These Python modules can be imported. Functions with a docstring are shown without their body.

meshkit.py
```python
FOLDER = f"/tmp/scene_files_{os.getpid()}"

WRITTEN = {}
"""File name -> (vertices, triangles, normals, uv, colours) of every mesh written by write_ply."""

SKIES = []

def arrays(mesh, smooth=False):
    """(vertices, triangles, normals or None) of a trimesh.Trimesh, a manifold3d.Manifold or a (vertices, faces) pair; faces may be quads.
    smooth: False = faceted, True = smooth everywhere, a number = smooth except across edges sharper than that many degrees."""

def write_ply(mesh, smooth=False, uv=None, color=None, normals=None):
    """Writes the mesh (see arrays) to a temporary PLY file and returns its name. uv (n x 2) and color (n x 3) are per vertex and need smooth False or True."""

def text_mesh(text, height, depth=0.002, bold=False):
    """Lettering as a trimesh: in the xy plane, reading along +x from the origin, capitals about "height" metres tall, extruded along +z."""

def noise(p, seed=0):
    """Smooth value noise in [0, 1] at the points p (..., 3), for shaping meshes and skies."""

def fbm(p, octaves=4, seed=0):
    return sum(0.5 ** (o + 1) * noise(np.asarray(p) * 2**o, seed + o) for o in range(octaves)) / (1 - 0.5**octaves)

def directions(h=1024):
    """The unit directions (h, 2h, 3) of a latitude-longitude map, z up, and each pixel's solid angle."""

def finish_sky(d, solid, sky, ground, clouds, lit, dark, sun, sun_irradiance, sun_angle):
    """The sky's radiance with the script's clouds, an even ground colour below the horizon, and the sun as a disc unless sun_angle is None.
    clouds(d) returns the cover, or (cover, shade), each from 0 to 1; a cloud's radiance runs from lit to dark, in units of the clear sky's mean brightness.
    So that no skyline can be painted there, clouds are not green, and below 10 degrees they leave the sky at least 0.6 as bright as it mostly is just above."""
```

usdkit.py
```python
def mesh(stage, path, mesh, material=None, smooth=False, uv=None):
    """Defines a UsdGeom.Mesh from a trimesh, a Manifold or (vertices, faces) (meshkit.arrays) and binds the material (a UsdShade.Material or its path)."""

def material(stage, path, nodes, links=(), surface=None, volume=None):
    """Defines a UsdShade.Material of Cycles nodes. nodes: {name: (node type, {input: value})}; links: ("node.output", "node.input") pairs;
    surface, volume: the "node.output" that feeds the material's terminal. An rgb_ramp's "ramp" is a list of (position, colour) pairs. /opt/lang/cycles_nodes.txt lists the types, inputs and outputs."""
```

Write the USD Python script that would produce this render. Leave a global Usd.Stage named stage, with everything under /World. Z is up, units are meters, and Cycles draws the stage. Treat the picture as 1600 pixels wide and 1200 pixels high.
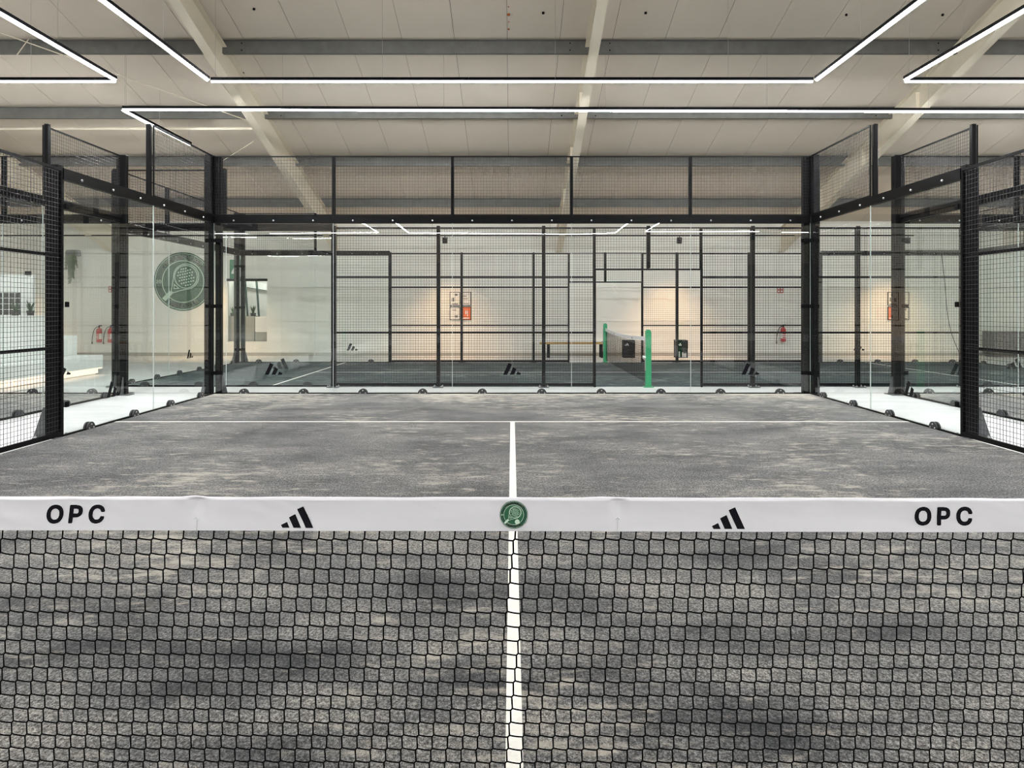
import math, random
import numpy as np, trimesh, usdkit, meshkit
from shapely.geometry import Polygon, Point, LineString, box as sbox
from shapely import affinity, union_all
from pxr import Usd, UsdGeom, UsdLux, UsdShade, Gf, Sdf

random.seed(7); rng = np.random.default_rng(7)
stage = Usd.Stage.CreateInMemory()
UsdGeom.SetStageUpAxis(stage, 'Z'); UsdGeom.SetStageMetersPerUnit(stage, 1.0)
UsdGeom.Xform.Define(stage, '/World'); UsdGeom.Scope.Define(stage, '/World/Looks')

# ---------------------------------------------------------------- camera, light levels
F = 1128.6                       # focal length in pixels of the 1600 wide photograph
CZ = 1.42                        # lens height above the turf
cam = UsdGeom.Camera.Define(stage, '/World/camera')
cam.AddTranslateOp().Set((0, 0, CZ)); cam.AddRotateXOp().Set(90)
cam.CreateHorizontalApertureAttr(36.0); cam.CreateFocalLengthAttr(36.0 * F / 1600)
cam.CreateVerticalApertureAttr(27.0)
cam.CreateVerticalApertureOffsetAttr(-116 / 1600 * 36.0)
cam.CreateClippingRangeAttr((0.05, 500))
cam.CreateExposureAttr(0.70)
LED = 64.0                       # radiance of the linear lamps
SPOT = 26.0; SPOTW = 2400.0      # warm track spots: lens, beam
STRIP = 1.5                      # warm strip under the tiers

# ---------------------------------------------------------------- materials
def mat(name, color, rough=0.5, metal=0.0, spec=0.5, var=0.0, scale=8, bump=0.0, bscale=60, stretch=(1, 1, 1), **kw):
    p = '/World/Looks/' + name
    nodes = {'p': ('principled_bsdf', dict(base_color=color, roughness=rough, metallic=metal, specular_ior_level=spec, **kw))}
    links = []
    if var or bump:
        nodes['g'] = ('geometry', {}); nodes['m'] = ('mapping', dict(scale=stretch)); links.append(('g.position', 'm.vector'))
    if var:
        nodes['n'] = ('noise_texture', dict(scale=scale, detail=4, roughness=0.6)); links.append(('m.vector', 'n.vector'))
        c = np.array(color)
        nodes['r'] = ('rgb_ramp', dict(ramp=[(0.25, tuple(c * (1 - var))), (0.75, tuple(np.minimum(c * (1 + var), 1)))]))
        links += [('n.fac', 'r.fac'), ('r.color', 'p.base_color')]
    if bump:
        nodes['bn'] = ('noise_texture', dict(scale=bscale, detail=3)); nodes['b'] = ('bump', dict(strength=bump, distance=0.004))
        links += [('m.vector', 'bn.vector'), ('bn.fac', 'b.height'), ('b.normal', 'p.normal')]
    return usdkit.material(stage, p, nodes, links, surface='p.BSDF')

def emit(name, color, strength):
    return usdkit.material(stage, '/World/Looks/' + name, {'e': ('emission', dict(color=color, strength=strength))}, surface='e.emission')

def pane(name, tint, refl=1.0):
    # straight see-through pane; Schlick reflectance from either side
    N = {'g': ('geometry', {}), 'd': ('vector_math', dict(math_type='dot_product')), 'a': ('math', dict(math_type='absolute')),
         's': ('math', dict(math_type='subtract', value1=1.0)), 'w': ('math', dict(math_type='power', value2=5.0)),
         'f': ('math', dict(math_type='multiply_add', value2=(1 - 0.075) * refl, value3=0.075 * refl, use_clamp=True)),
         'wn': ('noise_texture', dict(scale=0.8, detail=0)), 'wb': ('bump', dict(strength=1.0, distance=0.0028)),
         't': ('transparent_bsdf', dict(color=tint)), 'r': ('glossy_bsdf', dict(color=(1, 1, 1), roughness=0.0)), 'x': ('mix_closure', {})}
    L = [('g.normal', 'd.vector1'), ('g.incoming', 'd.vector2'), ('d.value', 'a.value1'), ('a.value', 's.value2'), ('s.value', 'w.value1'),
         ('w.value', 'f.value1'), ('f.value', 'x.fac'), ('t.BSDF', 'x.closure1'), ('r.BSDF', 'x.closure2'), ('g.position', 'wn.vector'), ('wn.fac', 'wb.height'), ('wb.normal', 'r.normal')]
    return usdkit.material(stage, '/World/Looks/' + name, N, L, surface='x.closure')

def turf_mat(name, dark, mid, sand, back=None, amount=0.0):
    # artificial grass: fibre grain, tone patches, pale quartz sand lying in drifts (more against the back glass)
    N = {'g': ('geometry', {}),
         'mb': ('mapping', dict(scale=(0.7, 1.15, 1.0))), 'big': ('noise_texture', dict(scale=1.35, detail=4, roughness=0.6)),
         'ms': ('mapping', dict(scale=(2.6, 6.2, 1.0))), 'midn': ('noise_texture', dict(scale=1.5, detail=8, roughness=0.74)),
         'drift': ('noise_texture', dict(scale=0.6, detail=2, roughness=0.5)),
         'mv': ('mapping', dict(scale=(1.0, 0.75, 1.0))),
         'fine': ('noise_texture', dict(scale=230.0, detail=3, roughness=0.8)),
         'crs': ('noise_texture', dict(scale=85.0, detail=2, roughness=0.7)), 'gr': ('mix_float', dict(fac=0.45)),
         'fr': ('rgb_ramp', dict(ramp=[(0.39, dark), (0.50, mid), (0.60, tuple(np.array(mid) * 2.7))])),
         'br': ('rgb_ramp', dict(ramp=[(0.36, (0.24, 0.255, 0.275)), (0.5, (0.92, 0.92, 0.915)), (0.63, (1.58, 1.52, 1.42))])),
         'mul': ('mix_color', dict(blend_type='multiply', fac=1.0, use_clamp=False)),
         'add': ('math', dict(math_type='multiply_add', value2=0.5)), 'add2': ('math', dict(math_type='multiply_add', value2=0.16)),
         'sr': ('rgb_ramp', dict(ramp=[(0.865, (0, 0, 0)), (0.935, (0.32,) * 3), (1.0, (0.66,) * 3)])),
         'sx': ('mix_color', dict(blend_type='mix', b=sand)),
         'bump': ('bump', dict(strength=1.0, distance=0.008)),
         'p': ('principled_bsdf', dict(roughness=0.75, specular_ior_level=0.3))}
    L = [('g.position', 'mb.vector'), ('mb.vector', 'big.vector'), ('g.position', 'ms.vector'), ('ms.vector', 'midn.vector'), ('g.position', 'drift.vector'),
         ('g.position', 'mv.vector'), ('mv.vector', 'fine.vector'), ('mv.vector', 'crs.vector'), ('fine.fac', 'gr.a'), ('crs.fac', 'gr.b'), ('gr.result', 'fr.fac'), ('big.fac', 'br.fac'),
         ('fr.color', 'mul.a'), ('br.color', 'mul.b'),
         ('drift.fac', 'add.value1'), ('midn.fac', 'add.value3'), ('fine.fac', 'add2.value1'), ('add.value', 'add2.value3'),
         ('sr.color', 'sx.fac'), ('mul.result', 'sx.a'), ('fine.fac', 'bump.height'), ('bump.normal', 'p.normal'), ('sx.result', 'p.base_color')]
    N['sepy'] = ('separate_xyz', {}); N['wear'] = ('map_range', dict(from_min=2.6, from_max=5.5, to_min=1.0, to_max=0.5, clamp=True))   # the net zone is trodden unevenly
    L += [('g.position', 'sepy.vector'), ('sepy.y', 'wear.value'), ('wear.result', 'mul.fac')]
    if back is None:
        L.append(('add2.value', 'sr.fac'))
    else:
        N['sep'] = ('separate_xyz', {}); N['mr'] = ('map_range', dict(from_min=back - 1.3, from_max=back, to_min=0.0, to_max=amount, clamp=True))
        N['plus'] = ('math', dict(math_type='add'))
        L += [('g.position', 'sep.vector'), ('sep.y', 'mr.value'), ('add2.value', 'plus.value1'), ('mr.result', 'plus.value2'), ('plus.value', 'sr.fac')]
    return usdkit.material(stage, '/World/Looks/' + name, N, L, surface='p.BSDF')

BLACK = mat('black_paint', (0.003, 0.003, 0.0035), 0.36, spec=0.12)
BLACKM = mat('black_matt', (0.003, 0.003, 0.0035), 0.7, spec=0.10)
WIRE = mat('black_wire', (0.055, 0.055, 0.06), 0.30, metal=0.85)
GREYC = mat('grey_plastic', (0.035, 0.036, 0.038), 0.55)
STEEL = mat('bright_steel', (0.75, 0.75, 0.76), 0.28, metal=1.0)
GALV = mat('galvanised', (0.125, 0.124, 0.112), 0.6, metal=0.15, var=0.18, scale=5)
GUSS = mat('gusset_grey', (0.11, 0.115, 0.12), 0.4, metal=0.3)
CEIL = mat('ceiling_panel', (0.64, 0.575, 0.485), 0.6, var=0.03, scale=0.8)
CEIL2 = mat('ceiling_panel_b', (0.625, 0.562, 0.475), 0.6, var=0.03, scale=1.1)
RAFT = mat('cream_steel', (0.66, 0.60, 0.48), 0.5)
REAR = mat('rear_wall_grey', (0.30, 0.29, 0.27), 0.6)
WALL = mat('wall_panel', (0.84, 0.81, 0.745), 0.55, var=0.02, scale=0.9)
WALL2 = mat('wall_panel_b', (0.825, 0.795, 0.735), 0.55, var=0.02, scale=0.7)
SKIRT = mat('skirting', (0.45, 0.42, 0.37), 0.6)
FLOOR = mat('floor_concrete', (0.64, 0.64, 0.637), 0.45, var=0.14, scale=1.4, stretch=(0.6, 2.6, 1))
WHITE = mat('white_paint', (0.82, 0.82, 0.80), 0.5)
LINE = mat('line_white', (0.74, 0.72, 0.665), 0.8, var=0.08, scale=60)
GLASS = pane('court_glass', (0.936, 0.972, 0.960), 0.95)
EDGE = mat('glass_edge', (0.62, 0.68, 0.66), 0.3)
TURF = turf_mat('turf_grey', (0.022, 0.023, 0.024), (0.138, 0.137, 0.135), (0.58, 0.53, 0.45), 12.12, 0.14)
TURF2 = turf_mat('turf_teal', (0.012, 0.018, 0.019), (0.036, 0.052, 0.055), (0.30, 0.33, 0.31))
TAPE = mat('tape_vinyl', (0.71, 0.71, 0.745), 0.32, spec=0.5, coat_weight=0.2)
INK = mat('black_ink', (0.004, 0.004, 0.007), 0.5, spec=0.15)
CORD = mat('net_cord', (0.002, 0.002, 0.0025), 0.8, spec=0.08)
GREENP = mat('green_post', (0.012, 0.30, 0.12), 0.35, coat_weight=0.3)
LG_D = mat('logo_dark_green', (0.008, 0.062, 0.034), 0.5)
LG_M = mat('logo_mid_green', (0.012, 0.10, 0.045), 0.5)
LG_L = mat('logo_pale_green', (0.55, 0.72, 0.58), 0.5)
SIGNG = mat('sign_green', (0.012, 0.20, 0.10), 0.45)
RED = mat('extinguisher_red', (0.55, 0.012, 0.016), 0.3, coat_weight=0.5)
SIGNR = mat('sign_red', (0.42, 0.06, 0.03), 0.5)
ORANGE = mat('poster_orange', (0.80, 0.17, 0.05), 0.6)
PAPER = mat('poster_paper', (0.78, 0.76, 0.72), 0.6)
INKG = mat('poster_grey', (0.16, 0.16, 0.16), 0.6)
WOOD = mat('bench_wood', (0.46, 0.27, 0.07), 0.5, var=0.2, scale=6, stretch=(1, 14, 14))
POT = mat('grey_pot', (0.20, 0.21, 0.21), 0.6)
POTD = mat('dark_pot', (0.03, 0.032, 0.03), 0.6)
LEAF = mat('leaf_green', (0.065, 0.115, 0.035), 0.5, var=0.35, scale=14)
LEAFD = mat('leaf_dark', (0.035, 0.075, 0.030), 0.45, var=0.3, scale=18)
GREYB = mat('grey_block', (0.34, 0.34, 0.31), 0.6)
NICHE = mat('niche_white', (0.66, 0.65, 0.61), 0.6)
TEALP = mat('dark_teal_bar', (0.05, 0.085, 0.075), 0.5)
RUST = mat('rust', (0.40, 0.10, 0.02), 0.8)
LEDM = emit('led_white', (0.97, 0.985, 1.0), LED)
SPOTM = emit('spot_warm', (1.0, 0.62, 0.34), SPOT)
STRIPM = emit('strip_warm', (1.0, 0.70, 0.50), STRIP)

# ---------------------------------------------------------------- scene helpers
used = {}
def numbered(parent, name):
    k = (str(parent), name); n = used.get(k, 0); used[k] = n + 1
    return name if n == 0 else f'{name}_{n:03d}'

def tag(prim, label=None, cat=None, group=None, kind=None):
    for k, v in (('label', label), ('category', cat), ('group', group), ('kind', kind)):
        if v: prim.SetCustomDataByKey(k, v)
    if label:
        n = len(label.split())
        if not 4 <= n <= 16: print('LABEL WORDS', n, label)
    return prim

def thing(name, label, cat, loc=(0, 0, 0), rz=0.0, group=None, kind=None):
    x = UsdGeom.Xform.Define(stage, '/World/' + numbered('/World', name))
    x.AddTranslateOp().Set(Gf.Vec3d(*map(float, loc)))
    if rz: x.AddRotateZOp().Set(float(rz))
    return tag(x.GetPrim(), label, cat, group, kind)

def struct(name, loc=(0, 0, 0)):
    x = UsdGeom.Xform.Define(stage, '/World/' + numbered('/World', name)); x.AddTranslateOp().Set(loc)
    return tag(x.GetPrim(), kind='structure')

def part(parent, name, mesh, m, label=None, smooth=False, kind=None):
    pp = str(parent.GetPath())
    p = usdkit.mesh(stage, pp + '/' + numbered(pp, name), mesh, m, smooth=smooth).GetPrim()
    return tag(p, label, kind=kind)

def solo(name, mesh, m, label=None, cat=None, group=None, kind=None, smooth=False):
    p = usdkit.mesh(stage, '/World/' + numbered('/World', name), mesh, m, smooth=smooth).GetPrim()
    return tag(p, label, cat, group, kind)

def dup(root, loc, rz, label, cat=None, group=None):
    was = root.GetCustomData()
    r = thing(root.GetName().rstrip('0123456789').rstrip('_'), label, cat or was.get('category'), loc, rz, group or was.get('group'))
    r.GetReferences().AddInternalReference(root.GetPath()); r.SetInstanceable(True)
    return r

# ---------------------------------------------------------------- mesh helpers
cat_ = trimesh.util.concatenate
def tm(v, f): return trimesh.Trimesh(np.asarray(v, float), np.asarray(f, int), process=False)
def bx(x0, x1, y0, y1, z0, z1):
    b = trimesh.creation.box([x1 - x0, y1 - y0, z1 - z0]); b.apply_translation([(x0 + x1) / 2, (y0 + y1) / 2, (z0 + z1) / 2]); return b
def cbx(x0, x1, y0, y1, z0, z1, r=0.006):
    """box with chamfered edges"""
    r = min(r, (x1 - x0) / 3, (y1 - y0) / 3, (z1 - z0) / 3)
    P = []
    for sx in (0, 1):
        for sy in (0, 1):
            for sz in (0, 1):
                c = np.array([(x0, x1)[sx], (y0, y1)[sy], (z0, z1)[sz]]); d = np.array([(r, -r)[sx], (r, -r)[sy], (r, -r)[sz]])
                for k in range(3):
                    q = c + d; q[k] = c[k]; P.append(q)
    return trimesh.convex.convex_hull(np.array(P))
def cyl(r, h, axis='z', at=(0, 0, 0), n=16):
    c = trimesh.creation.cylinder(radius=r, height=h, sections=n)
    if axis == 'x': c.apply_transform(trimesh.transformations.rotation_matrix(math.pi / 2, [0, 1, 0]))
    if axis == 'y': c.apply_transform(trimesh.transformations.rotation_matrix(math.pi / 2, [1, 0, 0]))
    c.apply_translation(at); return c
def sph(r, at, n=1):
    s = trimesh.creation.icosphere(subdivisions=n, radius=r); s.apply_translation(at); return s
def segs(P0, P1, r, n=5):
    """many thin straight rods in one mesh"""
    P0 = np.asarray(P0, float); P1 = np.asarray(P1, float); d = P1 - P0; d /= np.linalg.norm(d, axis=1, keepdims=True) + 1e-12
    a = np.where(np.abs(d[:, 2:3]) < 0.9, np.array([[0, 0, 1.0]]), np.array([[1.0, 0, 0]])); u = np.cross(a, d); u /= np.linalg.norm(u, axis=1, keepdims=True); w = np.cross(d, u)
    t = np.arange(n) / n * 2 * math.pi
    ring = u[:, None] * np.cos(t)[None, :, None] + w[:, None] * np.sin(t)[None, :, None]
    V = np.concatenate([P0[:, None] + r * ring, P1[:, None] + r * ring], 1)
    k = np.arange(n); k2 = (k + 1) % n
    f = np.concatenate([np.stack([k, k2, k2 + n], 1), np.stack([k, k2 + n, k + n], 1)])
    Fa = (np.arange(len(P0)) * 2 * n)[:, None, None] + f[None]
    return tm(V.reshape(-1, 3), Fa.reshape(-1, 3))
def tube(pts, r, n=6):
    pts = np.asarray(pts, float); m = segs(pts[:-1], pts[1:], r, n)
    return m
def ext(poly, depth, plane='xz', off=0.0):
    """extrude a 2-D shape; plane xz: x,z in the picture, thickness from y=off to y=off-depth (towards the viewer)"""
    ms = [trimesh.creation.extrude_polygon(g, depth, engine='earcut') for g in getattr(poly, 'geoms', [poly]) if g.area > 1e-12]
    m = cat_(ms)
    if plane == 'xz':
        m.apply_transform(trimesh.transformations.rotation_matrix(math.pi / 2, [1, 0, 0])); m.apply_translation([0, off, 0])
    return m
def glyph(s, h, depth, bold=True, at=(0, 0), rot=0.0, off=0.0, mirror=False, shear=0.0, heavy=0.0):
    """one string, centred, standing in xz"""
    m = meshkit.text_mesh(s, h, depth, bold); b = m.bounds.mean(0)
    m.apply_translation([-b[0], -b[1], 0])
    if heavy: m = cat_([m] + [m.copy().apply_translation([heavy * h * math.cos(q), heavy * h * math.sin(q), 0]) for q in np.arange(8) * math.pi / 4])
    if shear: m.vertices[:, 0] += shear * m.vertices[:, 1]
    if mirror: m.vertices[:, 0] *= -1; m.invert()
    if rot: m.apply_transform(trimesh.transformations.rotation_matrix(rot, [0, 0, 1]))
    m.apply_translation([at[0], at[1], 0])
    m.apply_transform(trimesh.transformations.rotation_matrix(math.pi / 2, [1, 0, 0])); m.apply_translation([0, off, 0])
    return m
STRIPES = [[(315, 335), (360, 335), (300, 205), (262, 222)], [(240, 335), (285, 335), (250, 252), (212, 272)], [(173, 335), (215, 335), (200, 300), (163, 318)]]
def stripe(k, w, mirror=False):
    s = w / 197.0
    P = [((x - 261.5) * s * (-1 if mirror else 1), (335 - y) * s) for x, y in STRIPES[k]]
    return Polygon(P)

# ---------------------------------------------------------------- the hall
YB, YF, XW = 22.3, -18.0, 24.0
ceil_z = lambda y: 9.95 - 0.26 * y
RIDGE = 2.15
raft_z = lambda y: 9.76 - 0.295 * y
solo('floor', bx(-XW, XW, YF, YB + 2.4, -0.12, 0.0), FLOOR, kind='structure')
ceil = struct('ceiling')
sl = math.hypot(1, 0.26)
def slope_slab(x0, x1, ya, yb, t=0.10):
    za, zb = ceil_z(ya), ceil_z(yb)
    v = [(x0, ya, za), (x1, ya, za), (x1, yb, zb), (x0, yb, zb), (x0, ya, za + t), (x1, ya, za + t), (x1, yb, zb + t), (x0, yb, zb + t)]
    f = [(0, 3, 2), (0, 2, 1), (4, 5, 6), (4, 6, 7), (0, 1, 5), (0, 5, 4), (1, 2, 6), (1, 6, 5), (2, 3, 7), (2, 7, 6), (3, 0, 4), (3, 4, 7)]
    return tm(v, f)
k = 0
for i in range(-25, 25):
    xa = 1.87 + 0.98 * i
    part(ceil, 'panel', slope_slab(xa + 0.004, xa + 0.976, RIDGE, YB + 0.1), CEIL if (i * 7) % 3 else CEIL2)
b = slope_slab(-XW, XW, RIDGE, YB + 0.1, 0.02); b.apply_translation([0, 0, 0.012]); part(ceil, 'backing', b, GALV)
b = slope_slab(-XW, XW, RIDGE, YB + 0.1, 0.1); b.vertices[:, 1] = 2 * RIDGE - b.vertices[:, 1]; b.invert(); part(ceil, 'rear_slope', b, CEIL)

def rafter(x):
    """tapered I-beam under the roof"""
    t = thing('roof_rafter', raft_labels[x], 'roof beam', (x, 0, 0), group='roof rafters')
    ya, yb = RIDGE, YB - 0.02
    def strip(x0, x1, lo0, hi0, lo1, hi1):
        v = [(x0, ya, lo0), (x1, ya, lo0), (x1, ya, hi0), (x0, ya, hi0), (x0, yb, lo1), (x1, yb, lo1), (x1, yb, hi1), (x0, yb, hi1)]
        f = [(0, 1, 2), (0, 2, 3), (5, 4, 7), (5, 7, 6), (0, 4, 5), (0, 5, 1), (3, 2, 6), (3, 6, 7), (1, 5, 6), (1, 6, 2), (0, 3, 7), (0, 7, 4)]
        return tm(v, f)
    a, c = raft_z(ya), raft_z(yb); ta, tb = ceil_z(ya) - 0.26, ceil_z(yb) - 0.26
    ta = max(ta, a + 0.3)
    part(t, 'lower_flange', strip(-0.09, 0.09, a, a + 0.016, c, c + 0.016), RAFT)
    part(t, 'web', strip(-0.006, 0.006, a + 0.016, ta - 0.016, c + 0.016, tb - 0.016), RAFT)
    part(t, 'upper_flange', strip(-0.09, 0.09, ta - 0.016, ta, tb - 0.016, tb), RAFT)
    for y in (14.7, 17.0, 19.3):
        part(t, 'stiffener', bx(-0.08, -0.006, y, y + 0.012, raft_z(y) + 0.02, ceil_z(y) - 0.28), RAFT)
raft_labels = {-12.3: 'cream steel roof rafter at far left above the white tiers', -5.4: 'cream steel roof rafter left of centre running down to back wall',
               1.45: 'cream steel roof rafter near the centre running down to back wall', 8.3: 'cream steel roof rafter right of centre running down to back wall',
               15.15: 'cream steel roof rafter outermost on the right side of hall'}
for x in raft_labels: rafter(x)
pl = ['nearest the camera, above the frame', 'second from camera, at the top of view', 'third from camera, above the long lamp', 'fourth from camera, just above back mesh', 'nearest the back wall']
for i, y in enumerate((11.15, 13.45, 15.75, 18.0, 20.55)):
    zt = ceil_z(y) - 0.005
    t = thing('roof_purlin', 'grey galvanised roof purlin ' + pl[i], 'roof beam', (0, y, 0), group='roof purlins')
    part(t, 'web', bx(-XW, XW, -0.004, 0.004, zt - 0.255, zt - 0.01), GALV)
    part(t, 'lower_lip', bx(-XW, XW, 0.004, 0.075, zt - 0.255, zt - 0.247), GALV)
    part(t, 'upper_lip', bx(-XW, XW, -0.075, -0.004, zt - 0.03, zt - 0.022), GALV)
    for x in raft_labels:
        for s in (-1, 1):
            part(t, 'splice_plate', bx(x + s * 0.28 - 0.16, x + s * 0.28 + 0.16, -0.010, -0.0045, zt - 0.235, zt - 0.045), GALV)
            part(t, 'bolt', cat_([cyl(0.011, 0.012, 'y', (x + s * 0.28 + s * 0.09, -0.015, zt - q), 8) for q in (0.07, 0.2)]), BLACKM)
for x, y in ((-4.5, 12.6), (0.55, 12.7), (2.35, 12.7), (5.9, 12.75), (7.6, 12.75), (-5.4, 14.5)):
    part(ceil, 'screw', cyl(0.022, 0.03, 'z', (x, y, ceil_z(y) - 0.01), 8), BLACKM)
for y, r in ((12.55, 0.012), (12.75, 0.028), (12.95, 0.012), (13.15, 0.018)):
    part(ceil, 'rust_spot', sph(r, (-0.06, y, ceil_z(y) - 0.002)), RUST)

# back wall: horizontal sandwich panels, an opening at the left
wb = struct('wall_back')
OX0, OX1, OZ0, OZ1 = -8.78, -7.57, 0.44, 2.36
zs = [0.0, 1.05, 2.10, 3.15, 4.35]
def wall_strip(x0, x1, z0, z1, i):
    part(wb, 'panel', bx(x0, x1, YB, YB + 0.08, z0 + 0.004, z1 - 0.004), WALL if i % 2 else WALL2)
for i in range(4):
    a, b_ = zs[i], zs[i + 1]
    lo, hi = max(a, OZ0), min(b_, OZ1)
    if hi - lo > 0.01:
        wall_strip(-XW, OX0, a, b_, i); wall_strip(OX1, XW, a, b_, i)
        if lo > a: wall_strip(OX0, OX1, a, lo, i)
        if hi < b_: wall_strip(OX0, OX1, hi, b_, i)
    else:
        wall_strip(-XW, XW, a, b_, i)
part(wb, 'backing', cat_([bx(-XW, OX0, YB + 0.05, YB + 0.1, 0, 4.3), bx(OX1, XW, YB + 0.05, YB + 0.1, 0, 4.3), bx(OX0, OX1, YB + 0.05, YB + 0.1, 0, OZ0), bx(OX0, OX1, YB + 0.05, YB + 0.1, OZ1, 4.3)]), WALL2)
solo('wall_front', bx(-XW, XW, YF - 0.1, YF, 0, 4.8), REAR, kind='structure')
gab = Polygon([(YF, 0), (YB, 0), (YB, 4.2), (RIDGE, 9.4), (YF, 4.2)])
for s, n in ((-1, 'wall_left'), (1, 'wall_right')):
    m = trimesh.creation.extrude_polygon(gab, 0.1, engine='earcut')      # (y, z) -> world
    v = m.vertices.copy(); m.vertices = np.stack([v[:, 2] + (s * XW if s > 0 else s * XW - 0.1), v[:, 0], v[:, 1]], 1)
    solo(n, m, WALL, kind='structure')
sk = struct('baseboard_back')
part(sk, 'board', bx(-XW, XW, YB - 0.02, YB, 0.0, 0.10), SKIRT)
# room behind the opening
rm = struct('trim_1')
part(rm, 'recess_back', bx(OX0 - 0.3, OX1 + 0.3, YB + 2.0, YB + 2.1, 0.0, 2.9), NICHE)
part(rm, 'recess_side', cat_([bx(OX0 - 0.4, OX0 - 0.3, YB + 0.1, YB + 2.1, 0, 2.9), bx(OX1 + 0.3, OX1 + 0.4, YB + 0.1, YB + 2.1, 0, 2.9)]), NICHE)
part(rm, 'recess_ceiling', bx(OX0 - 0.4, OX1 + 0.4, YB + 0.1, YB + 2.1, 2.9, 3.0), NICHE)
part(rm, 'head_bar', cbx(OX0 - 0.02, OX1 + 0.02, YB - 0.05, YB, OZ1 - 0.06, OZ1 + 0.02), BLACKM)

# ---------------------------------------------------------------- turf
def turf(label, x0, x1, y0, y1, m, lines, loc=(0, 0, 0)):
    t = thing('artificial_turf', label, 'artificial turf')
    part(t, 'carpet', bx(x0, x1, y0, y1, 0.0, 0.014), m)
    for a in lines: part(t, 'court_line', bx(*a, 0.0142, 0.0160), LINE)
    return t
NETY, BACKY = 2.12, 12.12
SERV = 9.07
turf('speckled grey artificial turf of the near court with white lines', -4.98, 4.98, -7.88, 12.10, TURF,
     [(-4.98, 4.98, SERV - 0.025, SERV + 0.025), (0.007 - 0.028, 0.007 + 0.028, 2 * NETY - SERV + 0.03, SERV - 0.026), (-4.98, 4.98, 2 * NETY - SERV - 0.025, 2 * NETY - SERV + 0.025)])
C2X0, C2X1, C2Y0, C2Y1 = -7.27, 12.27, 13.32, 19.30
turf('dark teal artificial turf of the far court with the green net posts', C2X0 + .02, C2X1 - .02, C2Y0 + .02, C2Y1 - .02, TURF2,
     [(-4.47, -4.42, C2Y0 + .02, C2Y1 - .02), (9.42, 9.47, C2Y0 + .02, C2Y1 - .02), (-4.41, 9.41, 16.28, 16.33)])
LX, RX = -6.55, 6.50
turf('grey artificial turf of the court next door on the left', LX - 10, LX - .02, -7.88, 12.10, TURF, [(LX - 10, LX - .02, SERV - .025, SERV + .025)])
turf('grey artificial turf of the court next door on the right', RX + .02, RX + 10, -7.88, 12.10, TURF, [(RX + .02, RX + 10, SERV - .025, SERV + .025)])

# ---------------------------------------------------------------- court fences: one thing per wall (local: x along the wall, y outwards, z up)
SHIFT = None                      # where along its wall a part is put
def half_disc(r): return Point(0, 0).buffer(r, 12).intersection(sbox(-r, 0, r, r))
def put(parent, s, name, m, mt, label=None, smooth=False, kind=None, turn=0):
    if turn: m.apply_transform(trimesh.transformations.rotation_matrix(math.radians(turn), [0, 0, 1]))
    m.apply_translation([s, 0, 0]); return part(parent, name, m, mt, label, smooth, kind)
def sheet(x0, x1, d, z0, z1):
    """pane with its front face and rim; the open back keeps light paths short"""
    v = [(x0, 0, z0), (x1, 0, z0), (x1, 0, z1), (x0, 0, z1), (x0, d, z0), (x1, d, z0), (x1, d, z1), (x0, d, z1)]
    return tm(v, [(0, 1, 2), (0, 2, 3), (0, 4, 5), (0, 5, 1), (3, 2, 6), (3, 6, 7), (1, 5, 6), (1, 6, 2), (0, 3, 7), (0, 7, 4)])
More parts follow.
